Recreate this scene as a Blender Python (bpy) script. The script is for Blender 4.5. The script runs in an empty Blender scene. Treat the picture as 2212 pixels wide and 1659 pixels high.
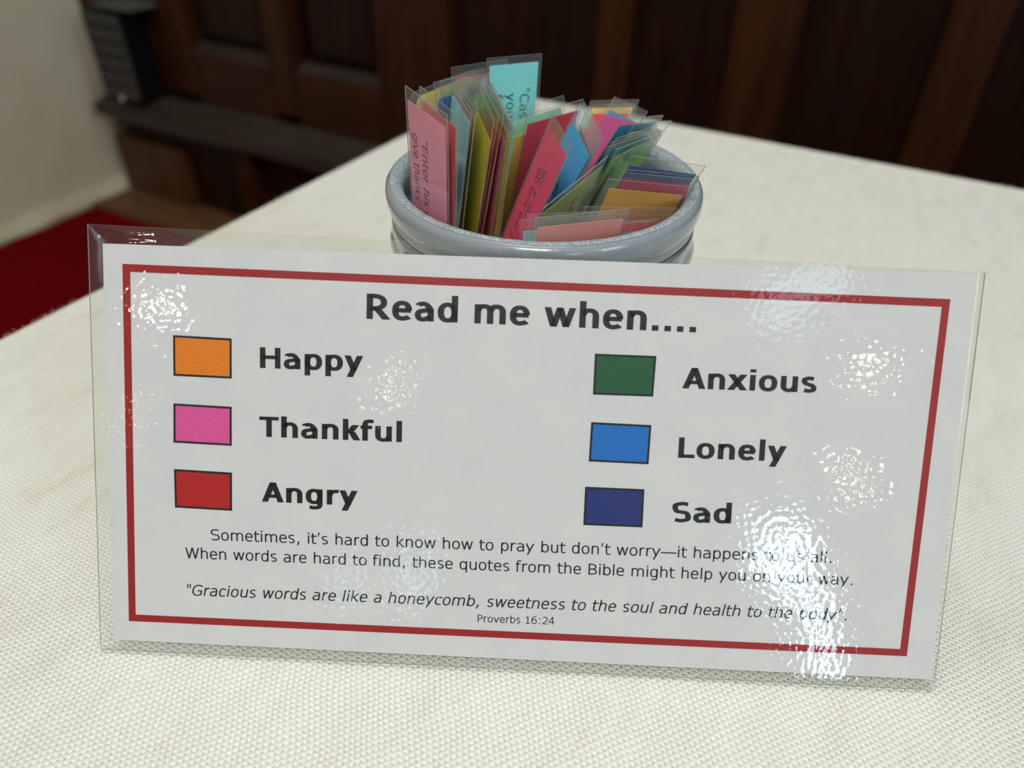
import bpy, bmesh, math, random
from mathutils import Vector, Matrix, noise
random.seed(7)
sc = bpy.context.scene
D = bpy.data

# ---------------------------------------------------------------- camera (26 mm phone lens, close up, looking down 38 degrees)
CAM = Vector((0.0687, -0.1282, 0.2462))
RX, RY, RZ = (0.8740, 0.4856, 0.0164), (0.3109, -0.5330, -0.7870), (-0.3734, 0.6929, -0.6168)   # right, down, forward
cd = D.cameras.new('camera'); cam = D.objects.new('camera', cd); sc.collection.objects.link(cam); sc.camera = cam
cam.matrix_world = Matrix(((RX[0], -RY[0], -RZ[0], CAM[0]), (RX[1], -RY[1], -RZ[1], CAM[1]), (RX[2], -RY[2], -RZ[2], CAM[2]), (0, 0, 0, 1)))
cd.sensor_width = 36; cd.lens = 1580*36/2212; cd.clip_start = .01
cd.dof.use_dof = True; cd.dof.focus_distance = .268; cd.dof.aperture_fstop = 6.0
# ---------------------------------------------------------------- world, exposure
w = D.worlds.new('world'); sc.world = w; w.use_nodes = True
w.node_tree.nodes['Background'].inputs[0].default_value = (.75, .85, 1, 1); w.node_tree.nodes['Background'].inputs[1].default_value = .3
sc.view_settings.view_transform = 'Standard'; sc.view_settings.look = 'None'; sc.view_settings.gamma = 1
sc.view_settings.use_curve_mapping = False; sc.view_settings.exposure = 0.1
sc.cycles.transparent_max_bounces = 48; sc.cycles.max_bounces = 6; sc.cycles.diffuse_bounces = 3; sc.cycles.glossy_bounces = 3; sc.cycles.transmission_bounces = 5; sc.cycles.caustics_refractive = False
sc.cycles.sample_clamp_indirect = 6

def link(o, parent=None):
    sc.collection.objects.link(o)
    if parent: o.parent = parent
    return o
def area_light(name, loc, size, power, col, look=None, parent=None, size_y=None):
    l = D.lights.new(name, 'AREA'); l.size = size; l.energy = power; l.color = col
    if size_y: l.shape = 'RECTANGLE'; l.size_y = size_y
    o = D.objects.new(name, l); o.location = loc
    if look is not None: o.rotation_euler = (Vector(look)-Vector(loc)).to_track_quat('-Z', 'Y').to_euler()
    return link(o, parent)
FLOOR, CEIL = -.75, 4.6
# room light: overhead church lights (cool white) and window daylight from the right
area_light('overhead_light', (-.45, .55, 2.1), .8, 14.5, (1, .99, .94), (0.05, .1, 0))
area_light('overhead_light', (.45, -1.35, 2.3), .8, 36, (1, .98, .93), (0, 0, 0))
area_light('window_light', (4.85, -1.0, 2.2), 1.6, 30, (.80, .9, 1), (0, 0, 0), None, 2.2)
# ---------------------------------------------------------------- helpers
def lin(c): return tuple(((v/255)/12.92 if v/255 <= .04045 else ((v/255+.055)/1.055)**2.4) for v in c)
def mat(name, col, rough=.6, **k):
    m = D.materials.new(name); m.use_nodes = True; b = m.node_tree.nodes['Principled BSDF']
    b.inputs['Base Color'].default_value = (*col, 1); b.inputs['Roughness'].default_value = rough
    for a, v in k.items(): b.inputs[a.replace('_', ' ')].default_value = v
    return m
def nd(m, t, **k):
    n = m.node_tree.nodes.new(t)
    for a, v in k.items():
        if a in n.inputs: n.inputs[a].default_value = v
        else: setattr(n, a, v)
    return n
def lk(m, a, b): m.node_tree.links.new(a, b)
def bump(m, height, strength, dist, to=None):
    b = nd(m, 'ShaderNodeBump'); b.inputs['Strength'].default_value = strength; b.inputs['Distance'].default_value = dist
    lk(m, height, b.inputs['Height'])
    for t in (to or [m.node_tree.nodes['Principled BSDF']]): lk(m, b.outputs[0], t.inputs['Normal'])
    return b
def coords(m, scale=(1, 1, 1)):
    t = nd(m, 'ShaderNodeTexCoord'); mp = nd(m, 'ShaderNodeMapping'); mp.inputs['Scale'].default_value = scale
    lk(m, t.outputs['Object'], mp.inputs[0]); return mp.outputs[0]
def math_(m, op, a, b=None):
    n = nd(m, 'ShaderNodeMath', operation=op)
    for i, v in enumerate((a, b)):
        if v is None: continue
        if isinstance(v, (int, float)): n.inputs[i].default_value = v
        else: lk(m, v, n.inputs[i])
    return n.outputs[0]
def ramp(m, fac, stops):
    r = nd(m, 'ShaderNodeValToRGB'); e = r.color_ramp.elements
    e[0].position, e[0].color = stops[0][0], (*stops[0][1], 1); e[1].position, e[1].color = stops[-1][0], (*stops[-1][1], 1)
    for p, c in stops[1:-1]: q = e.new(p); q.color = (*c, 1)
    lk(m, fac, r.inputs[0]); return r.outputs[0]

def obj(name, V, F, m, parent=None, smooth=False, mats=None, fm=None):
    me = D.meshes.new(name); me.from_pydata([tuple(v) for v in V], [], F); me.update()
    if mats:
        for x in mats: me.materials.append(x)
        if fm:
            for p, i in zip(me.polygons, fm): p.material_index = i
    else: me.materials.append(m)
    if smooth: me.polygons.foreach_set('use_smooth', [True]*len(me.polygons))
    return link(D.objects.new(name, me), parent)
def box_vf(a, b, V=None, F=None):
    V = [] if V is None else V; F = [] if F is None else F; n = len(V)
    V += [(x, y, z) for x in (a[0], b[0]) for y in (a[1], b[1]) for z in (a[2], b[2])]
    F += [tuple(n+i for i in f) for f in ((0, 1, 3, 2), (4, 6, 7, 5), (0, 4, 5, 1), (2, 3, 7, 6), (0, 2, 6, 4), (1, 5, 7, 3))]
    return V, F
def box(name, a, b, m, parent=None, bevel=0):
    o = obj(name, *box_vf(a, b), m, parent)
    if bevel:
        bm = bmesh.new(); bm.from_mesh(o.data); bmesh.ops.bevel(bm, geom=list(bm.edges), offset=bevel, segments=2, profile=.6, affect='EDGES'); bm.to_mesh(o.data); bm.free()
    return o
def lathe(name, prof, m, parent=None, n=96, closed=False):
    V, F = [], []
    for r, z in prof: V += [(r*math.cos(2*math.pi*i/n), r*math.sin(2*math.pi*i/n), z) for i in range(n)]
    k = len(prof)
    for j in range(k if closed else k-1):
        a, b = j*n, ((j+1) % k)*n
        F += [(a+i, a+(i+1) % n, b+(i+1) % n, b+i) for i in range(n)]
    return obj(name, V, F, m, parent, True)
def empty(name, loc=(0, 0, 0), M=None):
    o = D.objects.new(name, None); o.empty_display_size = .02
    if M is not None: o.matrix_world = M
    else: o.location = loc
    return link(o)
def tag(o, label=None, cat=None, group=None, kind=None):
    for k, v in (('label', label), ('category', cat), ('group', group), ('kind', kind)):
        if v: o[k] = v
    return o

# ---------------------------------------------------------------- lettering
# letters are drawn as broad pen strokes: unit em, baseline at 0, x-height XH, capital height CH
XH, CH, AS, DE = .548, .727, .76, -.205
ADV_R = dict(a=.601,b=.623,c=.521,d=.623,e=.596,f=.352,g=.623,h=.633,i=.274,k=.592,l=.274,m=.973,n=.633,o=.607,p=.623,q=.623,
             r=.427,s=.521,t=.394,u=.633,v=.592,w=.818,x=.592,y=.592,S=.684,W=.989,B=.686,P=.603,G=.775,E=.632,C=.698,R=.695,
             H=.751,T=.616,A=.684,L=.557)
ADV_B = dict(a=.668,b=.699,c=.588,d=.699,e=.664,f=.422,g=.699,h=.712,i=.342,k=.671,l=.342,m=1.058,n=.712,o=.687,p=.699,q=.699,
             r=.497,s=.593,t=.455,u=.712,v=.650,w=.979,x=.669,y=.651,S=.710,W=1.128,B=.762,P=.733,G=.811,E=.683,C=.724,R=.782,
             H=.837,T=.682,A=.776,L=.637)
for _d in '0123456789': ADV_R[_d] = .636; ADV_B[_d] = .711
for _c, _r, _b in ((' ',.352,.342),('.',.364,.361),(',',.364,.361),(':',.454,.402),("'",.269,.332),('"',.459,.587),('\u2019',.269,.332),
                   ('\u201d',.459,.587),('\u2014',1.0,1.0),('!',.394,.402)):
    ADV_R[_c] = _r; ADV_B[_c] = _b

def se(cx, cy, rx, ry, a0, a1, n=18, k=2.25):
    """points on a slightly squared ellipse, angles in degrees"""
    out = []
    for i in range(n+1):
        t = math.radians(a0+(a1-a0)*i/n); c, s = math.cos(t), math.sin(t)
        out.append((cx+rx*math.copysign(abs(c)**(2/k), c), cy+ry*math.copysign(abs(s)**(2/k), s)))
    return out

def smooth(pts, n=6):
    """Catmull-Rom through points"""
    P = [pts[0]]+list(pts)+[pts[-1]]; out = []
    for i in range(1, len(P)-2):
        p0, p1, p2, p3 = P[i-1:i+3]
        for j in range(n):
            t = j/n
            out.append(tuple(.5*((2*p1[q])+(-p0[q]+p2[q])*t+(2*p0[q]-5*p1[q]+4*p2[q]-p3[q])*t*t+(-p0[q]+3*p1[q]-3*p2[q]+p3[q])*t**3) for q in (0, 1)))
    out.append(tuple(pts[-1])); return out

def glyph(ch, bold):
    """-> list of ('s', points) pen strokes and ('p', points) filled polygons"""
    A = (ADV_B if bold else ADV_R)[ch]
    sw, sh = (.188, .125) if bold else (.094, .076)      # pen across stems, across horizontals
    L = (.072 if bold else .083); O = (.038 if bold else .05)
    x0, x1 = L+sw/2, A-L-sw/2                            # stem centres
    o0, o1 = O+sw/2, A-O-sw/2                            # round centres
    cx = (o0+o1)/2; top, bot = XH+.012-sh/2, -.012+sh/2; cy = (top+bot)/2; ry = (top-bot)/2
    S = []; st = lambda *p: S.append(('s', list(p))); sp = lambda p: S.append(('s', p)); po = lambda *p: S.append(('p', list(p)))
    def rect(a, b, c, d): po((a, b), (c, b), (c, d), (a, d))
    def dg(xa, ya, xb, yb, w): po((xa-w/2, ya), (xa+w/2, ya), (xb+w/2, yb), (xb-w/2, yb))
    def bar(y, a, b): rect(a, y-sh/2, b, y+sh/2)
    dot = sw*(1.0 if bold else 1.15)
    if ch == 'o': sp(se(cx, cy, (o1-o0)/2, ry, 0, 360, 32))
    elif ch in 'nhmru':
        if ch == 'u':
            st((x1, 0), (x1, XH)); m = (x0+x1)/2; r = (x1-x0)/2
            sp([(x0, XH), (x0, bot+.17)]+se(m, bot+.17, r, .17, 180, 300, 14)+[(x1, bot+.17*.72)])
        else:
            st((x0, 0), (x0, AS if ch == 'h' else XH))
            if ch == 'r': sp([(x0, top-.14)]+smooth([(x0, top-.15), (x0+.1*(A/.427), top-.02), (A-.012, top-.0)], 7))
            else:
                segs = [(x0, x1)] if ch != 'm' else [(x0, A/2), (A/2, x1)]
                for a, b in segs:
                    m = (a+b)/2; r = (b-a)/2
                    sp([(a, top-.17*.72)]+se(m, top-.17, r, .17, 120, 0, 14)+[(b, 0)])
    elif ch == 'a':
        X1 = A-(.07 if bold else .082)-sw/2; m = (o0+X1)/2; r = (X1-o0)/2
        sp([(o0+.03, XH-.035-sh/2)]+smooth([(o0+.03, top-.025), (m-.02, top), (X1-.05*(2 if bold else 1), top-.045), (X1, top-.16)], 6)+[(X1, 0)])
        sp([(X1, .325)]+smooth([(X1, .318), (m+.02, .308), (o0+.04, .262), (o0, .16), (o0+.05, bot+.025), (m-.03, bot), (X1-.05, bot+.05), (X1, .125)], 6))
    elif ch in 'bdpqg':
        left = ch in 'bp'; xs = x0 if left else x1; far = o1 if left else o0; m = (xs+far)/2; r = abs(far-xs)/2
        sp(se(m, cy, r, ry, 0, 360, 32))
        if ch in 'bd': st((xs, 0), (xs, AS))
        elif ch in 'pq': st((xs, XH), (xs, DE))
        else: sp([(xs, XH), (xs, -.06)]+smooth([(xs, -.06), (xs-.06, DE+sh/2+.02), (m, DE+sh/2-.005), (o0+.045, DE+sh/2+.02)], 6))
    elif ch == 'e':
        sp([(o1, .285)]+se(cx, cy, (o1-o0)/2, ry, 5, 270, 28)+smooth([(cx+.04, bot), (o1-.03, bot+.035), (o1+(0 if bold else .015), bot+.06)], 4)); bar(.285, o0, o1+sw*.3)
    elif ch == 'c': sp([(A-.035, top-.045)]+se(cx+.02, cy, (o1-o0)/2+.02, ry, 62, 298, 24)+[(A-.035, bot+.045)])
    elif ch in 'sS':
        H = XH if ch == 's' else CH; t = H+.012-sh/2; mth = H/2; e = o0+.005; f = o1-.005; q = (t-bot)/4
        sp(smooth([(f-.015, t-.03), ((e+f)/2+.02, t), (e+.03, t-q*.35), (e, t-q), (e+.06, mth+.035), ((e+f)/2, mth), (f-.06, mth-.035), (f, bot+q), (f-.03, bot+q*.3), ((e+f)/2-.02, bot), (e+.01, bot+.035)], 6))
    elif ch == 't':
        x = (.075 if bold else .09)+sw/2; sp([(x, .70), (x, .16)]+smooth([(x, .16), (x+.035, bot+.02), (x+.14, bot), (A-.01, bot+.012)], 6)); bar(XH-sh/2, .005, A-.005)
    elif ch == 'f':
        x = (.06 if bold else .07)+sw/2; sp([(x, 0), (x, .58)]+smooth([(x, .58), (x+.03, AS-sh/2-.03), (x+.13, AS-sh/2+.008), (A+.02, AS-sh/2)], 6)); bar(XH-sh/2, .0, A-.03)
    elif ch in 'il':
        x = A/2; st((x, 0), (x, XH if ch == 'i' else AS))
        if ch == 'i': rect(x-sw*.53, .635, x+sw*.53, .745)
    elif ch == 'k':
        st((x0, 0), (x0, AS)); w = sw*1.3; dg(x0+sw*.6, .25, A-.045-w/2, XH, w); dg(A-.0-w/2, 0, x0+sw*.5+w*.45, .30, w)
    elif ch in 'vy':
        w = sw*1.12; m = A/2
        if ch == 'v': dg(m, 0, .01+w/2, XH, w); dg(m, 0, A-.01-w/2, XH, w)
        else: dg(m+.005, .03, .01+w/2, XH, w); dg(.09+w/2, DE, A-.01-w/2, XH, w)
    elif ch == 'w':
        w = sw*1.02; a, b = .03+w/2, A-.03-w/2; q = (b-a)/4
        for i, (xa, xb) in enumerate(((a+q, a), (a+q, a+2*q), (b-q, a+2*q), (b-q, b))): dg(xa, 0, xb, XH, w)
    elif ch == 'W':
        w = sw*1.05; a, b = .03+w/2, A-.03-w/2; q = (b-a)/4
        for xa, xb in ((a+q, a), (a+q, a+2*q), (b-q, a+2*q), (b-q, b)): dg(xa, 0, xb, CH, w)
    elif ch == 'x': w = sw*1.25; dg(.0+w/2, 0, A-.01-w/2, XH, w); dg(A-w/2, 0, .01+w/2, XH, w)
    elif ch == 'A':
        w = sw*1.12; dg(.005+w/2, 0, A/2, CH, w); dg(A-.005-w/2, 0, A/2, CH, w); bar(.22, A*.25, A*.75)
    elif ch == 'H': st((x0, 0), (x0, CH)); st((x1, 0), (x1, CH)); bar(.385, x0, x1)
    elif ch == 'T': st((A/2, 0), (A/2, CH)); bar(CH-sh/2, .01, A-.01)
    elif ch == 'L': st((x0, 0), (x0, CH)); bar(sh/2, x0, A-.015)
    elif ch == 'E': st((x0, 0), (x0, CH)); [bar(y, x0, A-.05) for y in (sh/2, .385, CH-sh/2)]
    elif ch in 'PRB':
        st((x0, 0), (x0, CH)); e = A-(.04 if ch == 'P' else .11 if ch == 'R' else .09)-sw/2; yl = .31 if ch != 'B' else .365; t = CH-sh/2
        sp([(x0, t), (x0+.12, t)]+se(x0+.12, (t+yl)/2, e-x0-.12, (t-yl)/2, 90, -90, 16)+[(x0, yl)])
        if ch == 'R': w = sw*1.3; dg(A+.0-w/2, 0, x0+.20, .32, w)
        if ch == 'B': e = A-.05-sw/2; sp([(x0, sh/2), (x0+.15, sh/2)]+se(x0+.15, (yl+sh/2)/2, e-x0-.15, (yl-sh/2)/2, -90, 90, 16)+[(x0, yl)])
    elif ch in 'CG':
        t, b = CH+.012-sh/2, -.012+sh/2; c = A/2+.03
        sp([(A-.06, t-.075)]+se(c, (t+b)/2, c-O-sw/2, (t-b)/2, 58, 302, 28)+[(A-(.06 if ch == 'C' else .07+sw/2), b+.075)])
        if ch == 'G': st((A-.07-sw/2, .06), (A-.07-sw/2, .36)); bar(.33, A*.52, A-.07)
    elif ch == '1': st((A/2+.01, 0), (A/2+.01, CH)); bar(sh/2, .12, A-.10); bar(CH-.10-sh/2+.02, .12, A/2)
    elif ch == '2': e, f = .07+sw/2, A-.08-sw/2; t = CH+.012-sh/2; sp(smooth([(e, t-.07), ((e+f)/2-.02, t), (f-.03, t-.07), (f, t-.18), (f-.06, .33), (e+.12, .17), (e, .05)], 6)); bar(sh/2, .055, A-.06)
    elif ch == '4': x = A-.15-sw/2; st((x, 0), (x, CH)); bar(.22, .03, A-.02); dg(.04+sw*.45, .22, x-.02, CH, sw*.9)
    elif ch in '69':
        r0, r1 = .05+sw/2, A-.05-sw/2; m = A/2
        P = se(m, .235, (r1-r0)/2, .235-bot, 0, 360, 28); Q = smooth([(r0, .25), (r0+.02, .45), (r0+.13, .63), (m+.06, CH-sh/2+.005), (r1-.02, CH-sh/2)], 6)
        if ch == '9': P = [(A-x, CH-y) for x, y in P]; Q = [(A-x, CH-y) for x, y in Q]
        sp(P); sp(Q)
    elif ch in '.:':
        rect(A/2-dot/2, 0, A/2+dot/2, dot if not bold else .155)
        if ch == ':': rect(A/2-dot/2, XH-dot, A/2+dot/2, XH)
    elif ch == ',': po((A/2-.085, -.15), (A/2-.01, -.15), (A/2+.085, .115), (A/2-.03, .115))
    elif ch in '\'"':
        for x in ([A/2] if ch == "'" else [A*.32, A*.68]): po((x-.03, .49), (x+.03, .49), (x+.045, AS), (x-.045, AS))
    elif ch in '\u2019\u201d':
        for x in ([A/2] if ch == '\u2019' else [A*.3, A*.7]): po((x-.07, .5), (x-.015, .5), (x+.075, AS), (x-.025, AS))
    elif ch == '\u2014': bar(.27, 0, A)
    elif ch == '!': po((A/2-.035, .2), (A/2+.035, .2), (A/2+.055, CH), (A/2-.055, CH)); rect(A/2-.055, 0, A/2+.055, .11)
    return S, A, sw, sh

def text_geometry(body, bold=False, italic=False, wide=None, size=1.0, rise=None, tracking=0.0):
    """flat letter outlines: verts (x, y) and faces; wide = fitted total width, size = em in metres"""
    V, F = [], []; x = 0.0
    for ch in body:
        if ch == ' ': x += (ADV_B if bold else ADV_R)[' ']; continue
        S, A, sw, sh = glyph(ch, bold)
        for kind, P in S:
            if kind == 'p': b = len(V); V += [(x+p[0], p[1]) for p in P]; F.append(tuple(range(b, b+len(P)))); continue
            Q = [P[0]]
            for p in P[1:]:
                if math.hypot(p[0]-Q[-1][0], p[1]-Q[-1][1]) > .004: Q.append(p)
            closed = math.hypot(Q[0][0]-Q[-1][0], Q[0][1]-Q[-1][1]) < .006 and len(Q) > 4
            if closed: Q = Q[:-1]
            n = len(Q); b = len(V)
            for i in range(n):
                a_, c_ = (Q[i-1], Q[(i+1) % n]) if closed else (Q[max(i-1, 0)], Q[min(i+1, n-1)])
                tx, ty = c_[0]-a_[0], c_[1]-a_[1]; l = math.hypot(tx, ty) or 1; tx /= l; ty /= l
                # elliptical pen, sw across, sh high

                nx, ny = -ty, tx; k = math.sqrt((nx*sw/2)**2+(ny*sh/2)**2)
                V.append((x+Q[i][0]+nx*k, Q[i][1]+ny*k)); V.append((x+Q[i][0]-nx*k, Q[i][1]-ny*k))
            for i in range(n if closed else n-1):
                j = (i+1) % n; F.append((b+2*i, b+2*i+1, b+2*j+1, b+2*j))
        x += A+tracking
    if italic: V = [(p[0]+p[1]*.2, p[1]) for p in V]
    lo = min(p[0] for p in V); hi = max(p[0] for p in V)
    sx = (wide/(hi-lo)) if wide else size; sy = size
    return [((p[0]-lo)*sx, p[1]*sy) for p in V], F

# ---------------------------------------------------------------- materials
def wood(name, c0, c1, scale=9, rough=.42, axis=2):
    m = mat(name, c0, rough); s = [14, 14, 14]; s[axis] = 1.2
    v = coords(m, tuple(s)); n = nd(m, 'ShaderNodeTexNoise', Scale=scale*.35, Detail=6.0, Roughness=.6, Distortion=.6); lk(m, v, n.inputs['Vector'])
    lk(m, ramp(m, n.outputs['Fac'], [(.32, c0), (.52, tuple((a+b)/2 for a, b in zip(c0, c1))), (.72, c1)]), m.node_tree.nodes['Principled BSDF'].inputs['Base Color'])
    m.node_tree.nodes['Principled BSDF'].inputs['Specular IOR Level'].default_value = .22; bump(m, n.outputs['Fac'], .25, .002); return m
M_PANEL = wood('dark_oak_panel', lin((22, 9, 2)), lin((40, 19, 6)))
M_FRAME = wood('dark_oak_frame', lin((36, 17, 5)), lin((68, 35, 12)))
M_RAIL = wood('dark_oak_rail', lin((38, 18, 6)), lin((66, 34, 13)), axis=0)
M_LEDGE = wood('highlit_ledge_wood', lin((44, 37, 32)), lin((70, 60, 52)), axis=0, rough=.5)  # greyer than the other oak: light caught by ledge and sills, as colour
M_BROWN = wood('brown_cabinet_wood', lin((70, 42, 22)), lin((92, 58, 34)))
M_STEP = wood('brown_floorboard', lin((92, 60, 38)), lin((128, 90, 62)), axis=0)

M_PLASTER = mat('painted_plaster', lin((186, 180, 164)), .85)
v = coords(M_PLASTER); n = nd(M_PLASTER, 'ShaderNodeTexNoise', Scale=2.2, Detail=5.0); lk(M_PLASTER, v, n.inputs['Vector'])
lk(M_PLASTER, ramp(M_PLASTER, n.outputs['Fac'], [(.35, lin((200, 186, 158))), (.5, lin((206, 198, 170))), (.68, lin((214, 207, 180)))]), M_PLASTER.node_tree.nodes['Principled BSDF'].inputs['Base Color'])
n2 = nd(M_PLASTER, 'ShaderNodeTexNoise', Scale=9.0, Detail=4.0); lk(M_PLASTER, v, n2.inputs['Vector']); bump(M_PLASTER, n2.outputs['Fac'], .5, .01)
M_CARPET = mat('red_carpet', lin((126, 0, 14)), .95, **{'Specular IOR Level': .05})
v = coords(M_CARPET); n = nd(M_CARPET, 'ShaderNodeTexNoise', Scale=900.0, Detail=2.0); lk(M_CARPET, v, n.inputs['Vector']); bump(M_CARPET, n.outputs['Fac'], .8, .003)
M_CEIL = mat('ceiling_paint', (.75, .74, .70), .9)
M_BLACK = mat('black_plastic', (.003, .003, .003), .6, **{'Specular IOR Level': .15})
M_GRILLE = mat('dark_grey_grille', (.05, .045, .04), .5)
M_GREYTOP = mat('grey_painted_top', (.10, .105, .10), .5)
M_BADGE = mat('silver_badge', (.7, .7, .75), .25, Metallic=.6)
M_INK = mat('black_ink', (.004, .004, .005), .45)
M_PAPER = mat('white_paper', lin((214, 211, 212)), .6)
v = coords(M_PAPER); n = nd(M_PAPER, 'ShaderNodeTexNoise', Scale=60.0, Detail=6.0); lk(M_PAPER, v, n.inputs['Vector'])
lk(M_PAPER, ramp(M_PAPER, n.outputs['Fac'], [(.3, lin((209, 207, 209))), (.7, lin((215, 212, 212)))]), M_PAPER.node_tree.nodes['Principled BSDF'].inputs['Base Color'])

def print_ink(name, rgb):
    m = mat(name, lin(rgb), .5); v = coords(m, (1, 4, 1)); n = nd(m, 'ShaderNodeTexNoise', Scale=700.0, Detail=3.0); lk(m, v, n.inputs['Vector'])
    c = lin(rgb); lk(m, ramp(m, n.outputs['Fac'], [(.3, tuple(x*.86 for x in c)), (.7, tuple(min(1, x*1.12) for x in c))]), m.node_tree.nodes['Principled BSDF'].inputs['Base Color']); return m
M_RED = print_ink('dark_red_ink', (154, 12, 18))

# clear laminating film: see-through sheet, sharp faint reflections broken up by the pimpled surface
def film(name, haze, gloss_rough, b1, b2, s1, s2, refl=.055):
    m = D.materials.new(name); m.use_nodes = True; nt = m.node_tree; nt.nodes.clear()
    out = nd(m, 'ShaderNodeOutputMaterial'); tr = nd(m, 'ShaderNodeBsdfTransparent'); tr.inputs[0].default_value = (.975, .98, .97, 1)
    df = nd(m, 'ShaderNodeBsdfDiffuse'); df.inputs[0].default_value = (.8, .82, .8, 1)
    gl = nd(m, 'ShaderNodeBsdfGlossy', Roughness=gloss_rough); gl.inputs[0].default_value = (1, 1, 1, 1)
    m1 = nd(m, 'ShaderNodeMixShader'); m1.inputs[0].default_value = haze; lk(m, tr.outputs[0], m1.inputs[1]); lk(m, df.outputs[0], m1.inputs[2])
    lw = nd(m, 'ShaderNodeLayerWeight', Blend=.5); fr = nd(m, 'ShaderNodeMath', operation='MULTIPLY_ADD'); lk(m, math_(m, 'POWER', lw.outputs['Facing'], 5.0), fr.inputs[0]); fr.inputs[1].default_value = .92; fr.inputs[2].default_value = .028; m2 = nd(m, 'ShaderNodeMixShader')
    lk(m, fr.outputs[0], m2.inputs[0]); lk(m, m1.outputs[0], m2.inputs[1]); lk(m, gl.outputs[0], m2.inputs[2]); lk(m, m2.outputs[0], out.inputs[0])
    if b1:
        v = coords(m); n1 = nd(m, 'ShaderNodeTexNoise', Scale=s1, Detail=.6); n2 = nd(m, 'ShaderNodeTexNoise', Scale=s2, Detail=1.0)
        lk(m, v, n1.inputs['Vector']); lk(m, v, n2.inputs['Vector'])
        h = math_(m, 'ADD', math_(m, 'MULTIPLY', n1.outputs['Fac'], b1), math_(m, 'MULTIPLY', n2.outputs['Fac'], b2))
        bump(m, h, 1.0, .001, [gl])
    return m
M_FILM = film('clear_laminate', .008, .03, .060, .07, 480.0, 60.0)
M_CFILM = film('clear_card_laminate', .045, .08, .015, .08, 400.0, 40.0)
M_EDGE = mat('laminate_cut_edge', (.32, .35, .35), .3)
M_EDGE.node_tree.nodes['Principled BSDF'].inputs['Transmission Weight'].default_value = .3

# tablecloth: plain weave of thick slubby cream thread
M_CLOTH = mat('cream_woven_cloth', lin((244, 244, 232)), .8, Sheen_Weight=.15)
t = nd(M_CLOTH, 'ShaderNodeTexCoord'); dn = nd(M_CLOTH, 'ShaderNodeTexNoise', Scale=45.0, Detail=3.0); lk(M_CLOTH, t.outputs['Object'], dn.inputs['Vector'])
va = nd(M_CLOTH, 'ShaderNodeVectorMath', operation='MULTIPLY_ADD'); lk(M_CLOTH, dn.outputs['Color'], va.inputs[0]); va.inputs[1].default_value = (.0035, .0035, 0); lk(M_CLOTH, t.outputs['Object'], va.inputs[2])
sp = nd(M_CLOTH, 'ShaderNodeSeparateXYZ'); lk(M_CLOTH, va.outputs[0], sp.inputs[0])
PX, PY = .00125, .00165
cu = math_(M_CLOTH, 'COSINE', math_(M_CLOTH, 'MULTIPLY', sp.outputs[0], math.pi/PX)); cv = math_(M_CLOTH, 'COSINE', math_(M_CLOTH, 'MULTIPLY', sp.outputs[1], math.pi/PY))
uv = math_(M_CLOTH, 'MULTIPLY', cu, cv)
warp = math_(M_CLOTH, 'MULTIPLY', math_(M_CLOTH, 'POWER', math_(M_CLOTH, 'ABSOLUTE', cu), .7), math_(M_CLOTH, 'MULTIPLY_ADD', uv, .5)); 
M_CLOTH.node_tree.nodes[-1].inputs[2].default_value = .55
warp_ma = M_CLOTH.node_tree.nodes[-1]
sl = nd(M_CLOTH, 'ShaderNodeTexNoise', Scale=1.0, Detail=3.0); mp = nd(M_CLOTH, 'ShaderNodeMapping'); mp.inputs['Scale'].default_value = (520, 70, 1); lk(M_CLOTH, t.outputs['Object'], mp.inputs[0]); lk(M_CLOTH, mp.outputs[0], sl.inputs['Vector'])
weft = math_(M_CLOTH, 'MULTIPLY', math_(M_CLOTH, 'POWER', math_(M_CLOTH, 'ABSOLUTE', cv), .7), .45)
ht = math_(M_CLOTH, 'ADD', math_(M_CLOTH, 'MAXIMUM', warp, weft), math_(M_CLOTH, 'MULTIPLY', sl.outputs['Fac'], .7))
bump(M_CLOTH, ht, 1.0, .0008)
big = nd(M_CLOTH, 'ShaderNodeTexNoise', Scale=1.0, Detail=5.0, Roughness=.65); mp2 = nd(M_CLOTH, 'ShaderNodeMapping'); mp2.inputs['Scale'].default_value = (70, 22, 1); lk(M_CLOTH, t.outputs['Object'], mp2.inputs[0]); lk(M_CLOTH, mp2.outputs[0], big.inputs['Vector'])
lk(M_CLOTH, ramp(M_CLOTH, big.outputs['Fac'], [(.22, lin((226, 220, 196))), (.42, lin((239, 239, 226))), (.6, lin((243, 244, 232))), (.8, lin((245, 241, 224)))]), M_CLOTH.node_tree.nodes['Principled BSDF'].inputs['Base Color'])

# ---------------------------------------------------------------- setting
XL, XR, YB, YF = -2.14, 5.0, 1.34, -8.0
tag(box('floor', (XL-.1, YF, FLOOR-.1), (XR+.1, YB+.1, FLOOR), M_CARPET), kind='structure')
tag(box('ceiling', (XL-.1, YF, CEIL), (XR+.1, YB+.1, CEIL+.1), M_CEIL), kind='structure')
# plaster wall with an uneven hand-trowelled face
V, F = [], []; NY, NZ = 60, 60
for j in range(NZ+1):
    for i in range(NY+1):
        y = YB-(YB-YF)*(i/NY)**2; z = FLOOR+(CEIL-FLOOR)*(j/NZ)**2
        V.append((XL+.012*noise.noise(Vector((y*3, z*3, 0))), y, z))
for j in range(NZ):
    for i in range(NY): a = j*(NY+1)+i; F.append((a, a+NY+1, a+NY+2, a+1))
V += [(XL-.12, YB, FLOOR), (XL-.12, YF, FLOOR), (XL-.12, YF, CEIL), (XL-.12, YB, CEIL)]; F.append((len(V)-4, len(V)-3, len(V)-2, len(V)-1))
tag(obj('wall_left', V, F, M_PLASTER, None, True), kind='structure')
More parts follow.
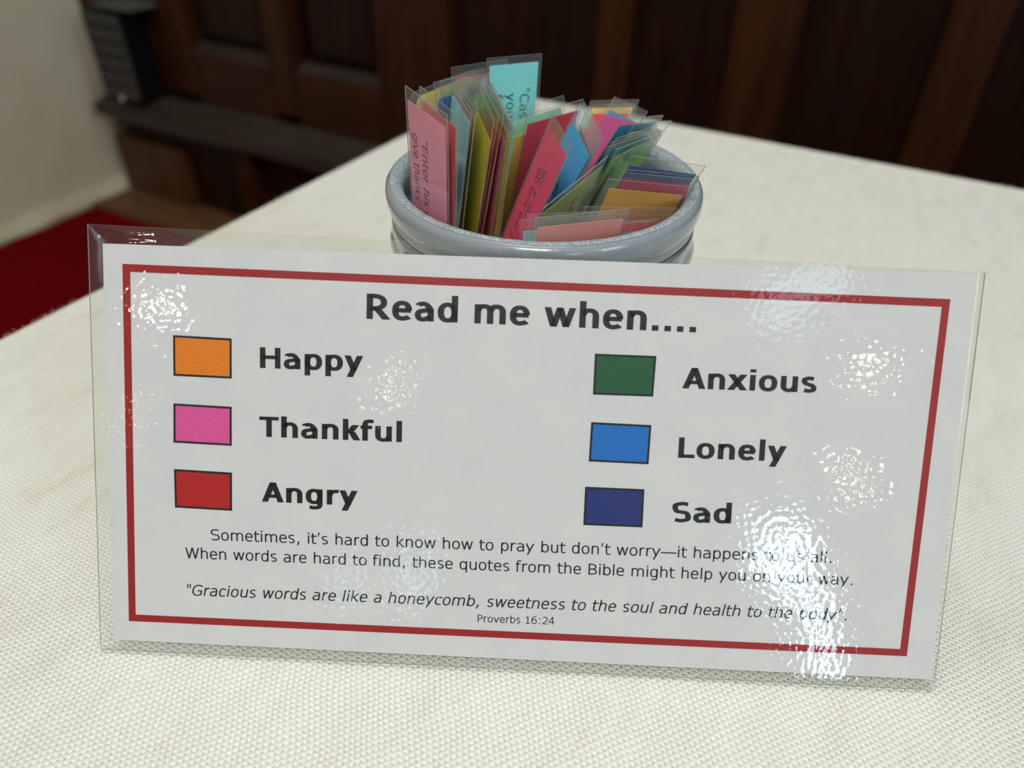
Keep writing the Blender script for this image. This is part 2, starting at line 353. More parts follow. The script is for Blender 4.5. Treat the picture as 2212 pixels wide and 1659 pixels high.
# left skirting lump of the same plaster, running out at the floor
V, F = [], []
for i in range(25):
    y = YB-.0-i*.03; k = .012+.012*noise.noise(Vector((i*.35, 2, 0))); h = .035+.014*noise.noise(Vector((i*.3, 7, 1)))-.0012*i
    V += [(XL-.02, y, FLOOR), (XL+k+.03, y, FLOOR), (XL+k+.02, y, FLOOR+h*.7), (XL+.0, y, FLOOR+h+.02)]
for i in range(24):
    a = i*4; F += [(a+q, a+q+1, a+q+5, a+q+4) for q in range(3)]
tag(obj('baseboard_left', V, F, mat('cream_skirting', lin((200, 192, 160)), .7), None, True), kind='structure')

# back wall: dark panelled screen
wb = tag(box('wall_back', (XL-.1, YB+.03, FLOOR), (XR+.1, YB+.13, CEIL), M_PANEL), kind='structure')
YS = YB-.04     # face of stiles and rails
def stile(x0, x1, z0=-.40, z1=2.4): return box('stile', (x0, YS, z0), (x1, YB+.03, z1), M_FRAME, wb, .006)
def rail(x0, x1, z0, z1): return box('rail', (x0, YS+.001, z0), (x1, YB+.03, z1), M_RAIL, wb, .006)
def field(x0, x1, z0, z1):
    """recessed panel with a raised centre and sloping margins"""
    y0, y1 = YB+.02, YB-.008; s = .045
    V = [(x0, y0, z0), (x1, y0, z0), (x1, y0, z1), (x0, y0, z1), (x0+s, y1, z0+s), (x1-s, y1, z0+s), (x1-s, y1, z1-s), (x0+s, y1, z1-s)]
    o = obj('panel', V, [(4, 5, 6, 7), (0, 1, 5, 4), (1, 2, 6, 5), (2, 3, 7, 6), (3, 0, 4, 7)], M_PANEL, wb)
    # sloping sill strip under the panel, its highlight put into the grey colour
    w_ = [(x0, YS+.002, z0-.004), (x1, YS+.002, z0-.004), (x1, YB+.018, z0+.018), (x0, YB+.018, z0+.018)]
    obj('panel_sill', w_, [(0, 1, 2, 3)], M_LEDGE, wb)
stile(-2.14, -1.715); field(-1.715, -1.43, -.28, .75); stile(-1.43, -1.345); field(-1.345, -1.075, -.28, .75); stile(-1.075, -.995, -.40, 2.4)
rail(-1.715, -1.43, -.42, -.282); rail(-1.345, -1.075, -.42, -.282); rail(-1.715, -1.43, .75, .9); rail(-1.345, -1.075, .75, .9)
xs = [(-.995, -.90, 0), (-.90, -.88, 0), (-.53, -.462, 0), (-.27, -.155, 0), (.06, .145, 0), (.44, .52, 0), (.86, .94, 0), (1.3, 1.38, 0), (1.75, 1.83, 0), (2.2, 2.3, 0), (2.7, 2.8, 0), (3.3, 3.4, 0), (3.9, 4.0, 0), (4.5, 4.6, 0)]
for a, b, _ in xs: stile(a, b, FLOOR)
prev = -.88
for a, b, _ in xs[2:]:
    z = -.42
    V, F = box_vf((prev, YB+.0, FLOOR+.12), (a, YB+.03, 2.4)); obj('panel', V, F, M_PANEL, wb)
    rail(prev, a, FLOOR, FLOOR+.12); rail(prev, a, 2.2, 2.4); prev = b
# plinth under the left doors: sloping ledge with its highlight in the grey, boarded front
pl = tag(empty('trim_1'), kind='structure')
def plinth_part(nm, V, F, m): return obj(nm, V, F, m, pl)
y0 = YS-.10
plinth_part('ledge', [(-2.06, YS, -.418), (-.9, YS, -.418), (-.9, y0, -.448), (-2.06, y0, -.448), (-2.06, y0, -.478), (-.9, y0, -.478), (-.9, YS, -.478), (-2.06, YS, -.478)],
            [(0, 3, 2, 1), (3, 4, 5, 2), (4, 7, 6, 5), (1, 2, 5, 6), (0, 7, 4, 3)], M_LEDGE)
obj('plinth_body', *box_vf((-2.06, YS-.02, FLOOR), (-.9, YB, -.478)), M_PANEL, pl)
obj('end_board', *box_vf((-2.09, YS-.05, FLOOR+.02), (-1.80, YS-.02, -.56)), M_BROWN, pl)
obj('post', *box_vf((-1.56, YS-.06, FLOOR), (-1.50, YS-.02, -.47)), M_RAIL, pl)
obj('post', *box_vf((-1.2, YS-.06, FLOOR), (-1.14, YS-.02, -.47)), M_RAIL, pl)
obj('low_rail', *box_vf((-1.5, YS-.05, -.70), (-1.2, YS-.02, -.62)), M_RAIL, pl)
# wooden step in front of the plinth
st_ = tag(empty('trim_2'), kind='structure')
for i in range(2):
    V, F = box_vf((-2.10, 1.285-.085*(i+1)+.003, FLOOR), (-.5, 1.285-.085*i, FLOOR+.012)); obj('plank', V, F, M_STEP, st_)

# right and far walls with daylight windows
M_PLASTER_DIM = mat('darkened_plaster', lin((120, 114, 102)), .9)  # plaster coloured darker to keep the unseen room dim in the film's reflections
def wall_with(name, mk, holes, lo, hi, zlo, zhi):
    """mk(u, z, depth) -> point; rectangular holes cut out"""
    V, F = [], []; us = sorted({lo, hi, *[h[0] for h in holes], *[h[1] for h in holes]}); zs = sorted({zlo, zhi, *[h[2] for h in holes], *[h[3] for h in holes]})
    for i in range(len(us)-1):
        for j in range(len(zs)-1):
            um, zm = (us[i]+us[i+1])/2, (zs[j]+zs[j+1])/2
            if any(h[0] < um < h[1] and h[2] < zm < h[3] for h in holes): continue
            a, b = mk(us[i], zs[j], 0), mk(us[i+1], zs[j+1], .12); box_vf([min(p, q) for p, q in zip(a, b)], [max(p, q) for p, q in zip(a, b)], V, F)
    return tag(obj(name, V, F, M_PLASTER_DIM), kind='structure')
hR = [(-5.00, -4.42, 1.14, 1.78), (-4.62, -4.30, .15, 1.10), (-4.7, -3.5, 3.72, 4.2), (-1.9, -.6, 1.2, 3.2)]
hF = [(1.75, 1.98, 1.1, 1.5), (2.45, 2.72, 1.15, 1.75)]
wall_with('wall_right', lambda u, z, d: (XR+d, u, z), hR, YF, YB+.1, FLOOR, CEIL)
wall_with('wall_front', lambda u, z, d: (u, YF-d, z), hF, XL-.1, XR+.1, FLOOR, CEIL)
def glass(name, col, e):
    m = D.materials.new(name); m.use_nodes = True; m.node_tree.nodes.clear()
    em = nd(m, 'ShaderNodeEmission', Strength=e); em.inputs[0].default_value = (*col, 1); o = nd(m, 'ShaderNodeOutputMaterial'); lk(m, em.outputs[0], o.inputs[0]); return m
M_DAY = glass('daylit_glass', (.62, .85, 1.0), 29.0); M_DAY2 = glass('daylit_glass_low', (.62, .85, 1.0), 6.0)
M_LEAD = mat('window_lead', (.03, .03, .03), .6)
def window(nm, h, mk, m):
    w_ = tag(empty(nm), kind='structure'); u0, u1, z0, z1 = h; nu = max(1, round((u1-u0)/.3)); nz = max(2, round((z1-z0)/.35))
    for i in range(nu):
        for j in range(nz):
            a, b = mk(u0+(u1-u0)*i/nu+.012, z0+(z1-z0)*j/nz+.012, .05), mk(u0+(u1-u0)*(i+1)/nu-.012, z0+(z1-z0)*(j+1)/nz-.012, .06)
            obj('pane', *box_vf([min(p, q) for p, q in zip(a, b)], [max(p, q) for p, q in zip(a, b)]), m, w_)
    for i in range(nu+1):
        u = u0+(u1-u0)*i/nu; a, b = mk(u-.012, z0, .04), mk(u+.012, z1, .07); obj('glazing_bar', *box_vf([min(p, q) for p, q in zip(a, b)], [max(p, q) for p, q in zip(a, b)]), M_LEAD, w_)
    for j in range(nz+1):
        z = z0+(z1-z0)*j/nz; a, b = mk(u0, z-.012, .04), mk(u1, z+.012, .07); obj('glazing_bar', *box_vf([min(p, q) for p, q in zip(a, b)], [max(p, q) for p, q in zip(a, b)]), M_LEAD, w_)
for i, h in enumerate(hR): window('window_%d' % (i+1), h, lambda u, z, d: (XR+d, u, z), M_DAY if i < 2 else M_DAY2)
for i, h in enumerate(hF): window('window_%d' % (i+5), h, lambda u, z, d: (u, YF-d, z), M_DAY2)

# pendant lamps hanging behind the camera (their glints show in the laminate)
def lamp(loc, r, col, power, label):
    t = tag(empty('pendant_lamp', loc), label, 'lamp', 'pendant lamps behind the viewer')
    m = glass('lamp_glass', col, power)
    lathe('lamp_globe', [(max(1e-4, r*math.sin(a)), -r*math.cos(a)) for a in [math.pi*i/14 for i in range(15)]], m, t, 24)
    lathe('lamp_cap', [(.001, r+.05), (r*.35, r+.045), (r*.5, r*.8), (.001, r*.8)], M_BLACK, t, 20)
    h = CEIL-loc[2]; obj('cord', *box_vf((-.004, -.004, r+.04), (.004, .004, h)), M_BLACK, t)
for l in (((-.42, -4.1, 2.12), .050, (1, .96, .88), 190, 'brightest white globe pendant lamp on a black cord'),
          ((1.15, -4.5, 2.12), .034, (1, .95, .85), 50, 'small white globe pendant lamp on a black cord'),
          ((-.50, -5.6, 1.97), .034, (1, .62, .30), 45, 'small amber globe pendant lamp on a black cord'),
          ((3.5, -2.40, 2.02), .042, (1, .93, .80), 70, 'warm white globe pendant lamp nearest the right windows'),
          ((4.2, -3.20, 1.68), .052, (1, .93, .80), 50, 'low hanging warm white globe pendant lamp')): lamp(*l)

# ---------------------------------------------------------------- black gridded box on the plaster wall
bx = tag(empty('wall_speaker', (-1.918, 1.20, -.414)), 'black box with a dark gridded front fixed by the white plaster wall', 'speaker')
box('casing', (-.069, .012, 0), (.069, .09, .222), M_BLACK, bx, .006)
box('top_cover', (-.070, .008, .2225), (.070, .095, .230), M_GREYTOP, bx)
V, F = [], []
for i in range(5):
    x = -.066+.132*i/4; box_vf((x-.003, 0, .006), (x+.003, .011, .218), V, F)
for j in range(6):
    z = .018+.19*j/5; box_vf((-.068, .002, z-.011), (.068, .0115, z+.011), V, F)
obj('grille', V, F, M_GRILLE, bx)
lathe('badge', [(.0005, 0), (.008, 0), (.008, .003), (.0005, .004)], M_BADGE, bx, 20).rotation_euler = (math.pi/2, 0, 0)
bx.children[-1].location = (.055, -.001, .014)
obj('bracket', *box_vf((-.03, .09, .08), (.03, .10, .15)), M_BLACK, bx)
bx.rotation_euler = (0, 0, 0)

# ---------------------------------------------------------------- table under its cloth
TX0, TX1, TY0, TY1 = -.361, 1.15, -.36, .605
tb = tag(empty('table', (.4, .12, FLOOR)), 'wooden table hidden under the cream cloth', 'table')
box('table_top', (TX0+.004-.4, TY0+.004-.12, -FLOOR-.034), (TX1-.004-.4, TY1-.004-.12, -FLOOR-.004), M_BROWN, tb)
for x in (TX0+.05, TX1-.05):
    for y in (TY0+.05, TY1-.05): box('leg', (x-.4-.025, y-.12-.025, 0), (x-.4+.025, y-.12+.025, -FLOOR-.034), M_BROWN, tb)
bm = bmesh.new(); NXc, NYc = 150, 110; R_ = .006; DROP = .32
def cl(s, lo, hi):
    """unrolled coordinate -> (position, drop) over a rounded table edge"""
    q = math.pi/2*R_
    if s < lo+R_: 
        t = (lo+R_-s)
        if t <= q: a = t/R_; return lo+R_-R_*math.sin(a), R_*(1-math.cos(a))
        return lo-.0006*(t-q)*10, R_+(t-q)
    if s > hi-R_:
        t = s-(hi-R_)
        if t <= q: a = t/R_; return hi-R_+R_*math.sin(a), R_*(1-math.cos(a))
        return hi+.006*(t-q), R_+(t-q)
    return s, 0
def samples(lo, hi, n):
    a = [lo-DROP+DROP*i/14 for i in range(14)]+[lo+i*R_*1.8/8-.002 for i in range(9)]
    m_ = [lo+R_*2+(hi-lo-R_*4)*i/n for i in range(1, n)]
    b = [hi-R_*1.6+i*R_*1.8/8 for i in range(9)]+[hi+.004+DROP*i/14 for i in range(1, 15)]
    return a+m_+b
SX, SY = samples(TX0, TX1, NXc), samples(TY0, TY1, NYc); V, F = [], []
for sy in SY:
    for sx in SX:
        x, dx = cl(sx, TX0, TX1); y, dy = cl(sy, TY0, TY1); d = max(dx, dy)
        z = -d
        if d == 0: z += .0006*noise.noise(Vector((x*9, y*9, 3)))-.0008
        elif d > .02:
            k = min(1, (d-.02)*5); f = .010*k*math.sin((sx if dy > dx else sy)*34+2*noise.noise(Vector((sx*2, sy*2, 0))))
            if dy > dx: y += f*(1 if sy > 0 else -1)+(.012*k if sy > 0 else -.012*k)
            else: x += f*(1 if sx > 0 else -1)+(.012*k if sx > 0 else -.012*k)
        V.append((x, y, z))
nx = len(SX)
for j in range(len(SY)-1):
    for i in range(nx-1): a = j*nx+i; F.append((a, a+1, a+nx+1, a+nx))
tc = tag(obj('tablecloth', V, F, M_CLOTH, None, True), 'cream white coarsely woven cloth spread over the table', 'tablecloth')
# lint fuzz along the far and left hems of the top
V, F = [], []
def fibre(p, d, L, wdt=.00018):
    b = len(V); side = d.cross(Vector((0, 0, 1))).normalized()*wdt; q = p
    up = Vector((0, 0, 1)); pts = [p+d*L*s+up*(L*.5*math.sin(s*2.2))+side*random.uniform(-4, 4)*s for s in (0, .33, .66, 1)]
    for i, r in enumerate(pts): V.append(r+side*(1-i/4)); V.append(r-side*(1-i/4))
    for i in range(3): F.append((b+2*i, b+2*i+1, b+2*i+3, b+2*i+2))
for i in range(500):
    x = random.uniform(TX0, .9); fibre(Vector((x, TY1-.002, -.001)), Vector((random.uniform(-.8, .8), 1, random.uniform(0, .7))).normalized(), random.uniform(.0008, .0025), .00009)
for i in range(350):
    y = random.uniform(TY0, TY1); fibre(Vector((TX0+.002, y, -.001)), Vector((-1, random.uniform(-.8, .8), random.uniform(0, .7))).normalized(), random.uniform(.0008, .002), .00009)
tag(obj('lint', V, F, M_CLOTH, tc), kind='stuff')

# ---------------------------------------------------------------- notice standing on the cloth, leaning on the jar
U = Vector((.8944, .4473, 0)).normalized(); Vd = Vector((.2327, -.4654, -.8540)).normalized(); Nn = Vector((.3820, -.7638, .5203)).normalized()
TL = Vector((-.1641, .0039, .1264))
BASE = (.145, -.1476)                        # local origin: middle of the pouch's bottom edge
M_S = Matrix(((U.x, -Vd.x, Nn.x), (U.y, -Vd.y, Nn.y), (U.z, -Vd.z, Nn.z))).to_4x4()
M_S.translation = TL+U*BASE[0]-Vd*BASE[1]
sg = empty('laminated_notice', M=M_S)
tag(sg, 'white laminated notice with red border headed Read me when, leaning on the jar', 'notice')
def sl_(x, y, z=0): return ((x/1000-BASE[0]), (y/1000-BASE[1]), z)
obj('paper_sheet', *box_vf(sl_(0, -143.7, -.00012), sl_(297, 0, 0)), M_PAPER, sg)
# border: four mitred bars (outer, inner corner positions in mm)
OB = [(6.8, -6.7), (289.6, -8.5), (287.6, -135.4), (5.8, -136.2)]; IB = [(9.5, -9.4), (287.0, -11.2), (285.0, -132.8), (8.4, -133.6)]
bd = []
V = [sl_(*p, .00004) for p in OB+IB]; F = [(0, 4, 5, 1), (1, 5, 6, 2), (2, 6, 7, 3), (3, 7, 4, 0)]
obj('printed_border', V, F, M_RED, sg)
for nm, rgb, Q in (('orange', (226, 122, 4), [(24.1, -30.7), (44.8, -31.1), (44.7, -45.2), (24.0, -45.0)]), ('pink', (218, 80, 150), [(23.8, -54.8), (44.6, -55.2), (44.5, -69.2), (23.6, -68.9)]),
                   ('red', (178, 14, 16), [(23.6, -78.5), (44.5, -78.9), (44.4, -92.9), (23.7, -92.6)]), ('green', (14, 84, 48), [(171.2, -31.5), (192.3, -31.5), (192, -45.6), (171.2, -45.7)]),
                   ('blue', (8, 106, 190), [(171.1, -55.4), (192, -55.6), (191.8, -69.5), (170.9, -69.4)]), ('navy', (20, 38, 112), [(170.1, -78.5), (190.9, -78.5), (191, -92.3), (170.1, -92.4)])):
    t = .75; I = [(Q[0][0]+t, Q[0][1]-t), (Q[1][0]-t, Q[1][1]-t), (Q[2][0]-t, Q[2][1]+t), (Q[3][0]+t, Q[3][1]+t)]
    fr = obj('colour_swatch', [sl_(*p, .00005) for p in I], [(3, 2, 1, 0)], print_ink('ink_'+nm, rgb), sg); fr['label'] = '%s printed colour square with black outline' % nm
    obj('swatch_outline', [sl_(*p, .00005) for p in Q+I], [(0, 4, 5, 1), (1, 5, 6, 2), (2, 6, 7, 3), (3, 7, 4, 0)], M_INK, fr)
def lettering(body, a, b, cap, bold=False, italic=False, lab=None):
    """text from baseline point a to b (mm), cap height in mm"""
    dx, dy = b[0]-a[0], b[1]-a[1]; L = math.hypot(dx, dy)
    P, F = text_geometry(body, bold, italic, L, cap/CH); c, s = dx/L, dy/L
    V = [sl_(a[0]+x*c-y*s, a[1]+x*s+y*c, .00006) for x, y in P]
    o = obj('lettering', V, F, M_INK, sg); o['label'] = lab or 'printed words ' + ' '.join(body.replace('"', '').split()[:6])
TEXTS = [('Read me when....', (91.9, -22.5), (205.2, -22.9), 8.7, True, False), ('Happy', (54.7, -41.0), (91.0, -40.9), 7.25, True, False),
         ('Thankful', (54.4, -65.4), (105.0, -65.3), 7.2, True, False), ('Angry', (55.2, -89.0), (89.6, -89.0), 7.15, True, False),
         ('Anxious', (201.8, -42.3), (247.6, -42.0), 7.2, True, False), ('Lonely', (201.9, -66.7), (239.2, -66.5), 7.2, True, False), ('Sad', (201.1, -89.8), (221.9, -89.5), 7.2, True, False),
         ('Sometimes, it\u2019s hard to know how to pray but don\u2019t worry\u2014it happens to us all.', (36.6, -104.1), (258.0, -102.2), 4.05, False, False),
         ('When words are hard to find, these quotes from the Bible might help you on your way.', (27.2, -111.3), (266.0, -110.0), 4.05, False, False),
         ('"Gracious words are like a honeycomb, sweetness to the soul and health to the body\u201d.', (27.6, -125.3), (265.2, -123.1), 4.1, False, True),
         ('Proverbs 16:24', (133.8, -130.2), (161.5, -129.8), 2.8, False, False)]
for t in TEXTS: lettering(*t)
# the pouch: two films sealed round the sheet, rippled at its upper left corner
def ripple(x, y):
    """height of the trapped creases in the top margin, mm in, metres out"""
    h = 0
    if -4 < x < 30 and y > 0:
        k = math.exp(-((x-7)/9.0)**2)
        for c0, wd in ((4.2, .65), (1.9, .7)): yy = c0-1.9*math.exp(-max(0, x+2)/2.6); h += .00017*k*math.exp(-((y-yy)/wd)**2)
    return h
def wave(x, y): return .00009*noise.noise(Vector((x*.035, y*.06, 1)))
PX0, PX1 = -5.0, 298.6
gx = [PX0+(40-PX0)*i/70 for i in range(70)]+[40+(PX1-40)*i/90 for i in range(91)]
def side(xf, y): return xf if xf < 200 else xf+(xf-200)/(PX1-200)*((y+147.6)/148.5)*1.9-.35*(1 if xf > 298.5 else 0)
gy = [-147.6+147.6*i/60 for i in range(60)]+[6.4*i/32 for i in range(33)]
V, F, FM = [], [], []
for y in gy:
    for x in gx:
        yt = y if y < 0 else y*(1-(.9*(x-PX0)/(PX1-PX0)) if y > 0 else 1)
        V.append(sl_(side(x, y), yt, .00022+ripple(x, yt)+wave(x, yt)))
nx = len(gx); ny = len(gy)
for j in range(ny-1):
    for i in range(nx-1): a = j*nx+i; F.append((a, a+1, a+nx+1, a+nx)); FM.append(0)
rim_idx = [i for i in range(nx)]+[j*nx+nx-1 for j in range(1, ny)]+[(ny-1)*nx+i for i in range(nx-2, -1, -1)]+[j*nx for j in range(ny-2, 0, -1)]
b = len(V)
for k in rim_idx: V.append((V[k][0], V[k][1], -.00030))
n_ = len(rim_idx)
for i in range(n_): F.append((rim_idx[i], b+i, b+(i+1) % n_, rim_idx[(i+1) % n_])); FM.append(1)
F.append(tuple(b+i for i in range(n_-1, -1, -1))); FM.append(2)
pm = obj('laminate_film', V, F, None, sg, True, [M_FILM, M_EDGE, film('clear_laminate_back', .03, .1, 0, 0, 1, 1)], FM)
pm['label'] = 'clear glossy laminate film with creased upper left corner'

# ---------------------------------------------------------------- glass jar
JC = Vector((-.0590, .1328, 0))
jar = tag(empty('glass_jar', JC), 'frosted blue grey glass jar packed with coloured laminated cards', 'jar')
M_GLASS = mat('blue_grey_glass', lin((182, 190, 196)), .12, IOR=1.45, Transmission_Weight=.55, Coat_Weight=.6, Coat_Roughness=.05)
v = coords(M_GLASS); n = nd(M_GLASS, 'ShaderNodeTexNoise', Scale=55.0, Detail=2.0); lk(M_GLASS, v, n.inputs['Vector']); bump(M_GLASS, n.outputs['Fac'], .35, .002)
M_RIM = mat('frosted_glass_rim', lin((180, 190, 196)), .14, IOR=1.45, Transmission_Weight=.35, Coat_Weight=.5, Coat_Roughness=.08)
v = coords(M_RIM); n = nd(M_RIM, 'ShaderNodeTexNoise', Scale=1100.0, Detail=3.0); lk(M_RIM, v, n.inputs['Vector'])
gp = nd(M_RIM, 'ShaderNodeSeparateXYZ'); lk(M_RIM, v, gp.inputs[0])
bump(M_RIM, n.outputs['Fac'], .16, .0006)
M_FROST = mat('speckled_frost', lin((160, 178, 190)), .3, Transmission_Weight=.15, Coat_Weight=.3)
v = coords(M_FROST); n = nd(M_FROST, 'ShaderNodeTexNoise', Scale=1300.0, Detail=3.0); lk(M_FROST, v, n.inputs['Vector']); bump(M_FROST, n.outputs['Fac'], .9, .0008)
lk(M_FROST, ramp(M_FROST, n.outputs['Fac'], [(.35, lin((148, 166, 176))), (.55, lin((182, 196, 204))), (.7, lin((232, 240, 245)))]), M_FROST.node_tree.nodes['Principled BSDF'].inputs['Base Color'])
# body: pressed diamonds outside, smooth bore inside
V, F = [], []; n = 192; NZj = 72; zs = [.002+.1105*i/NZj for i in range(NZj+1)]
def body_r(a, z):
    e = min(1, max(0, (z-.004)/.010))*min(1, max(0, (.1105-z)/.006)); r = .0634+.0006*math.sin(math.pi*min(1, z/.1))
    q = abs(math.cos(7*a+z*105))*abs(math.cos(7*a-z*105)); return r+e*(.0024*q**.7-.0008)
for z in zs: V += [(body_r(2*math.pi*i/n, z)*math.cos(2*math.pi*i/n), body_r(2*math.pi*i/n, z)*math.sin(2*math.pi*i/n), z) for i in range(n)]
inner = [(.0600, .1135), (.0572, .1135), (.0572, .016), (.054, .0125), (.0001, .0125)]; outer_bottom = [(.055, .0005), (.0001, .0005)]
for r, z in inner: V += [(r*math.cos(2*math.pi*i/n), r*math.sin(2*math.pi*i/n), z) for i in range(n)]
for j in range(NZj+len(inner)):
    a, b = j*n, (j+1)*n; F += [(a+i, a+(i+1) % n, b+(i+1) % n, b+i) for i in range(n)]
b = len(V); r0 = .055; V += [(r0*math.cos(2*math.pi*i/n), r0*math.sin(2*math.pi*i/n), .0005) for i in range(n)]
F += [(i, b+i, b+(i+1) % n, (i+1) % n) for i in range(n)]; F.append(tuple(b+i for i in range(n-1, -1, -1)))
obj('jar_body', V, F, M_GLASS, jar, True)['label'] = 'jar body pressed with a diamond pattern'
prof = [(.0605, .1120), (.0622, .1130), (.0633, .1145), (.0636, .1160), (.0630, .1172), (.0641, .1186), (.0649, .1212), (.0651, .1245), (.0647, .1266), (.0638, .1279), (.0629, .1284)]
inn = [(.0577, .1262), (.0572, .1235), (.0572, .1120)]
top = [(.0629, .1284), (.0618, .1287), (.0607, .1287), (.0595, .1283), (.0584, .1275), (.0577, .1262)]
lathe('rim', prof+top[1:-1]+inn, M_RIM, jar, 160, True)
lathe('frosted_lip', [(r+(.0001 if i > 3 else -.0001 if 0 else 0), z+.0002) for i, (r, z) in enumerate(top)], M_FROST, jar, 160)

# ---------------------------------------------------------------- laminated cards standing in the jar
CARD_TEXT = {'pink': [('"Enter his ga', 11.6, 15.2, 50.5, 7.2, 1), ('give thanks', 4.4, 15.6, 42.5, 7.2, 1)],
             'magenta': [('f the sun go', 13.4, 18.1, 49.5, 7.2, -1), ('ns 4:26', 18.8, 16.6, 36.4, 7.2, -1)],
             'cyan_rear': [('"Cast', 16.6, 14.0, 30.0, 7.0, 1), ('your', 10.0, 15.6, 29.5, 7.0, 1), ('for', 3.6, 15.6, 24.0, 7.0, 1)],
             'blue': [('5:19', 20.0, 27.6, 42.0, 7.2, -1)],
             'olive_front': [('am', 23.6, 13.5, 24.5, 7.0, -1)]}
MARGIN = {'yellow_row': (2.2, 1.8), 'cyan_rear': (3.2, 1.4), 'navy': (4.6, 1.6), 'orange_right': (4.4, 2.2), 'coral': (4.2, 1.6), 'clear_coral': (16, 2), 'blue': (7.5, 2), 'blue_b': (9, 2), 'olive_b': (9, 2), 'clear_orange': (4, 1.5), 'green_b': (9, 2.5),
          'magenta_front': (6.5, 3.0), 'pale_blue': (3.0, 1.5), 'yellow_b': (6, 1.5), 'yellow_c': (8, 1.5), 'red_a': (9, 1.5), 'red_b': (8, 1.5), 'pink_b': (9, 1.5), 'olive_yellow': (9.0, 1.6), 'orange_rear': (3.6, 2), 'blue_rear': (6, 2), 'purple': (4, 1.5), 'teal_dark': (3.4, 1.4)}
def outline(x0, y0, x1, y1, r, n=5):
    P = []
    for cx, cy, a0 in ((x1-r, y1-r, 0), (x0+r, y1-r, 90), (x0+r, y0+r, 180), (x1-r, y0+r, 270)):
        P += [(cx+r*math.cos(math.radians(a0+90*i/n)), cy+r*math.sin(math.radians(a0+90*i/n))) for i in range(n+1)]
    return P
def sheet(P, z0, z1, bend, L):
    """bent thin sheet: strip-cut outline so it can curve along its width"""
    V, F = [], []; m_ = len(P)
    bz = lambda x, y: bend*math.sin(math.pi*max(0, min(1, x)))*max(0, y)
    xs_ = [p[0] for p in P]; w_ = max(xs_)
    for z in (z1, z0): V += [(p[0], p[1], z+bz(p[0]/w_, p[1]/L)) for p in P]
    F.append(tuple(range(m_))); F.append(tuple(range(2*m_-1, m_-1, -1)))
    F += [(i, m_+i, m_+(i+1) % m_, (i+1) % m_) for i in range(m_)]
    return V, F, m_
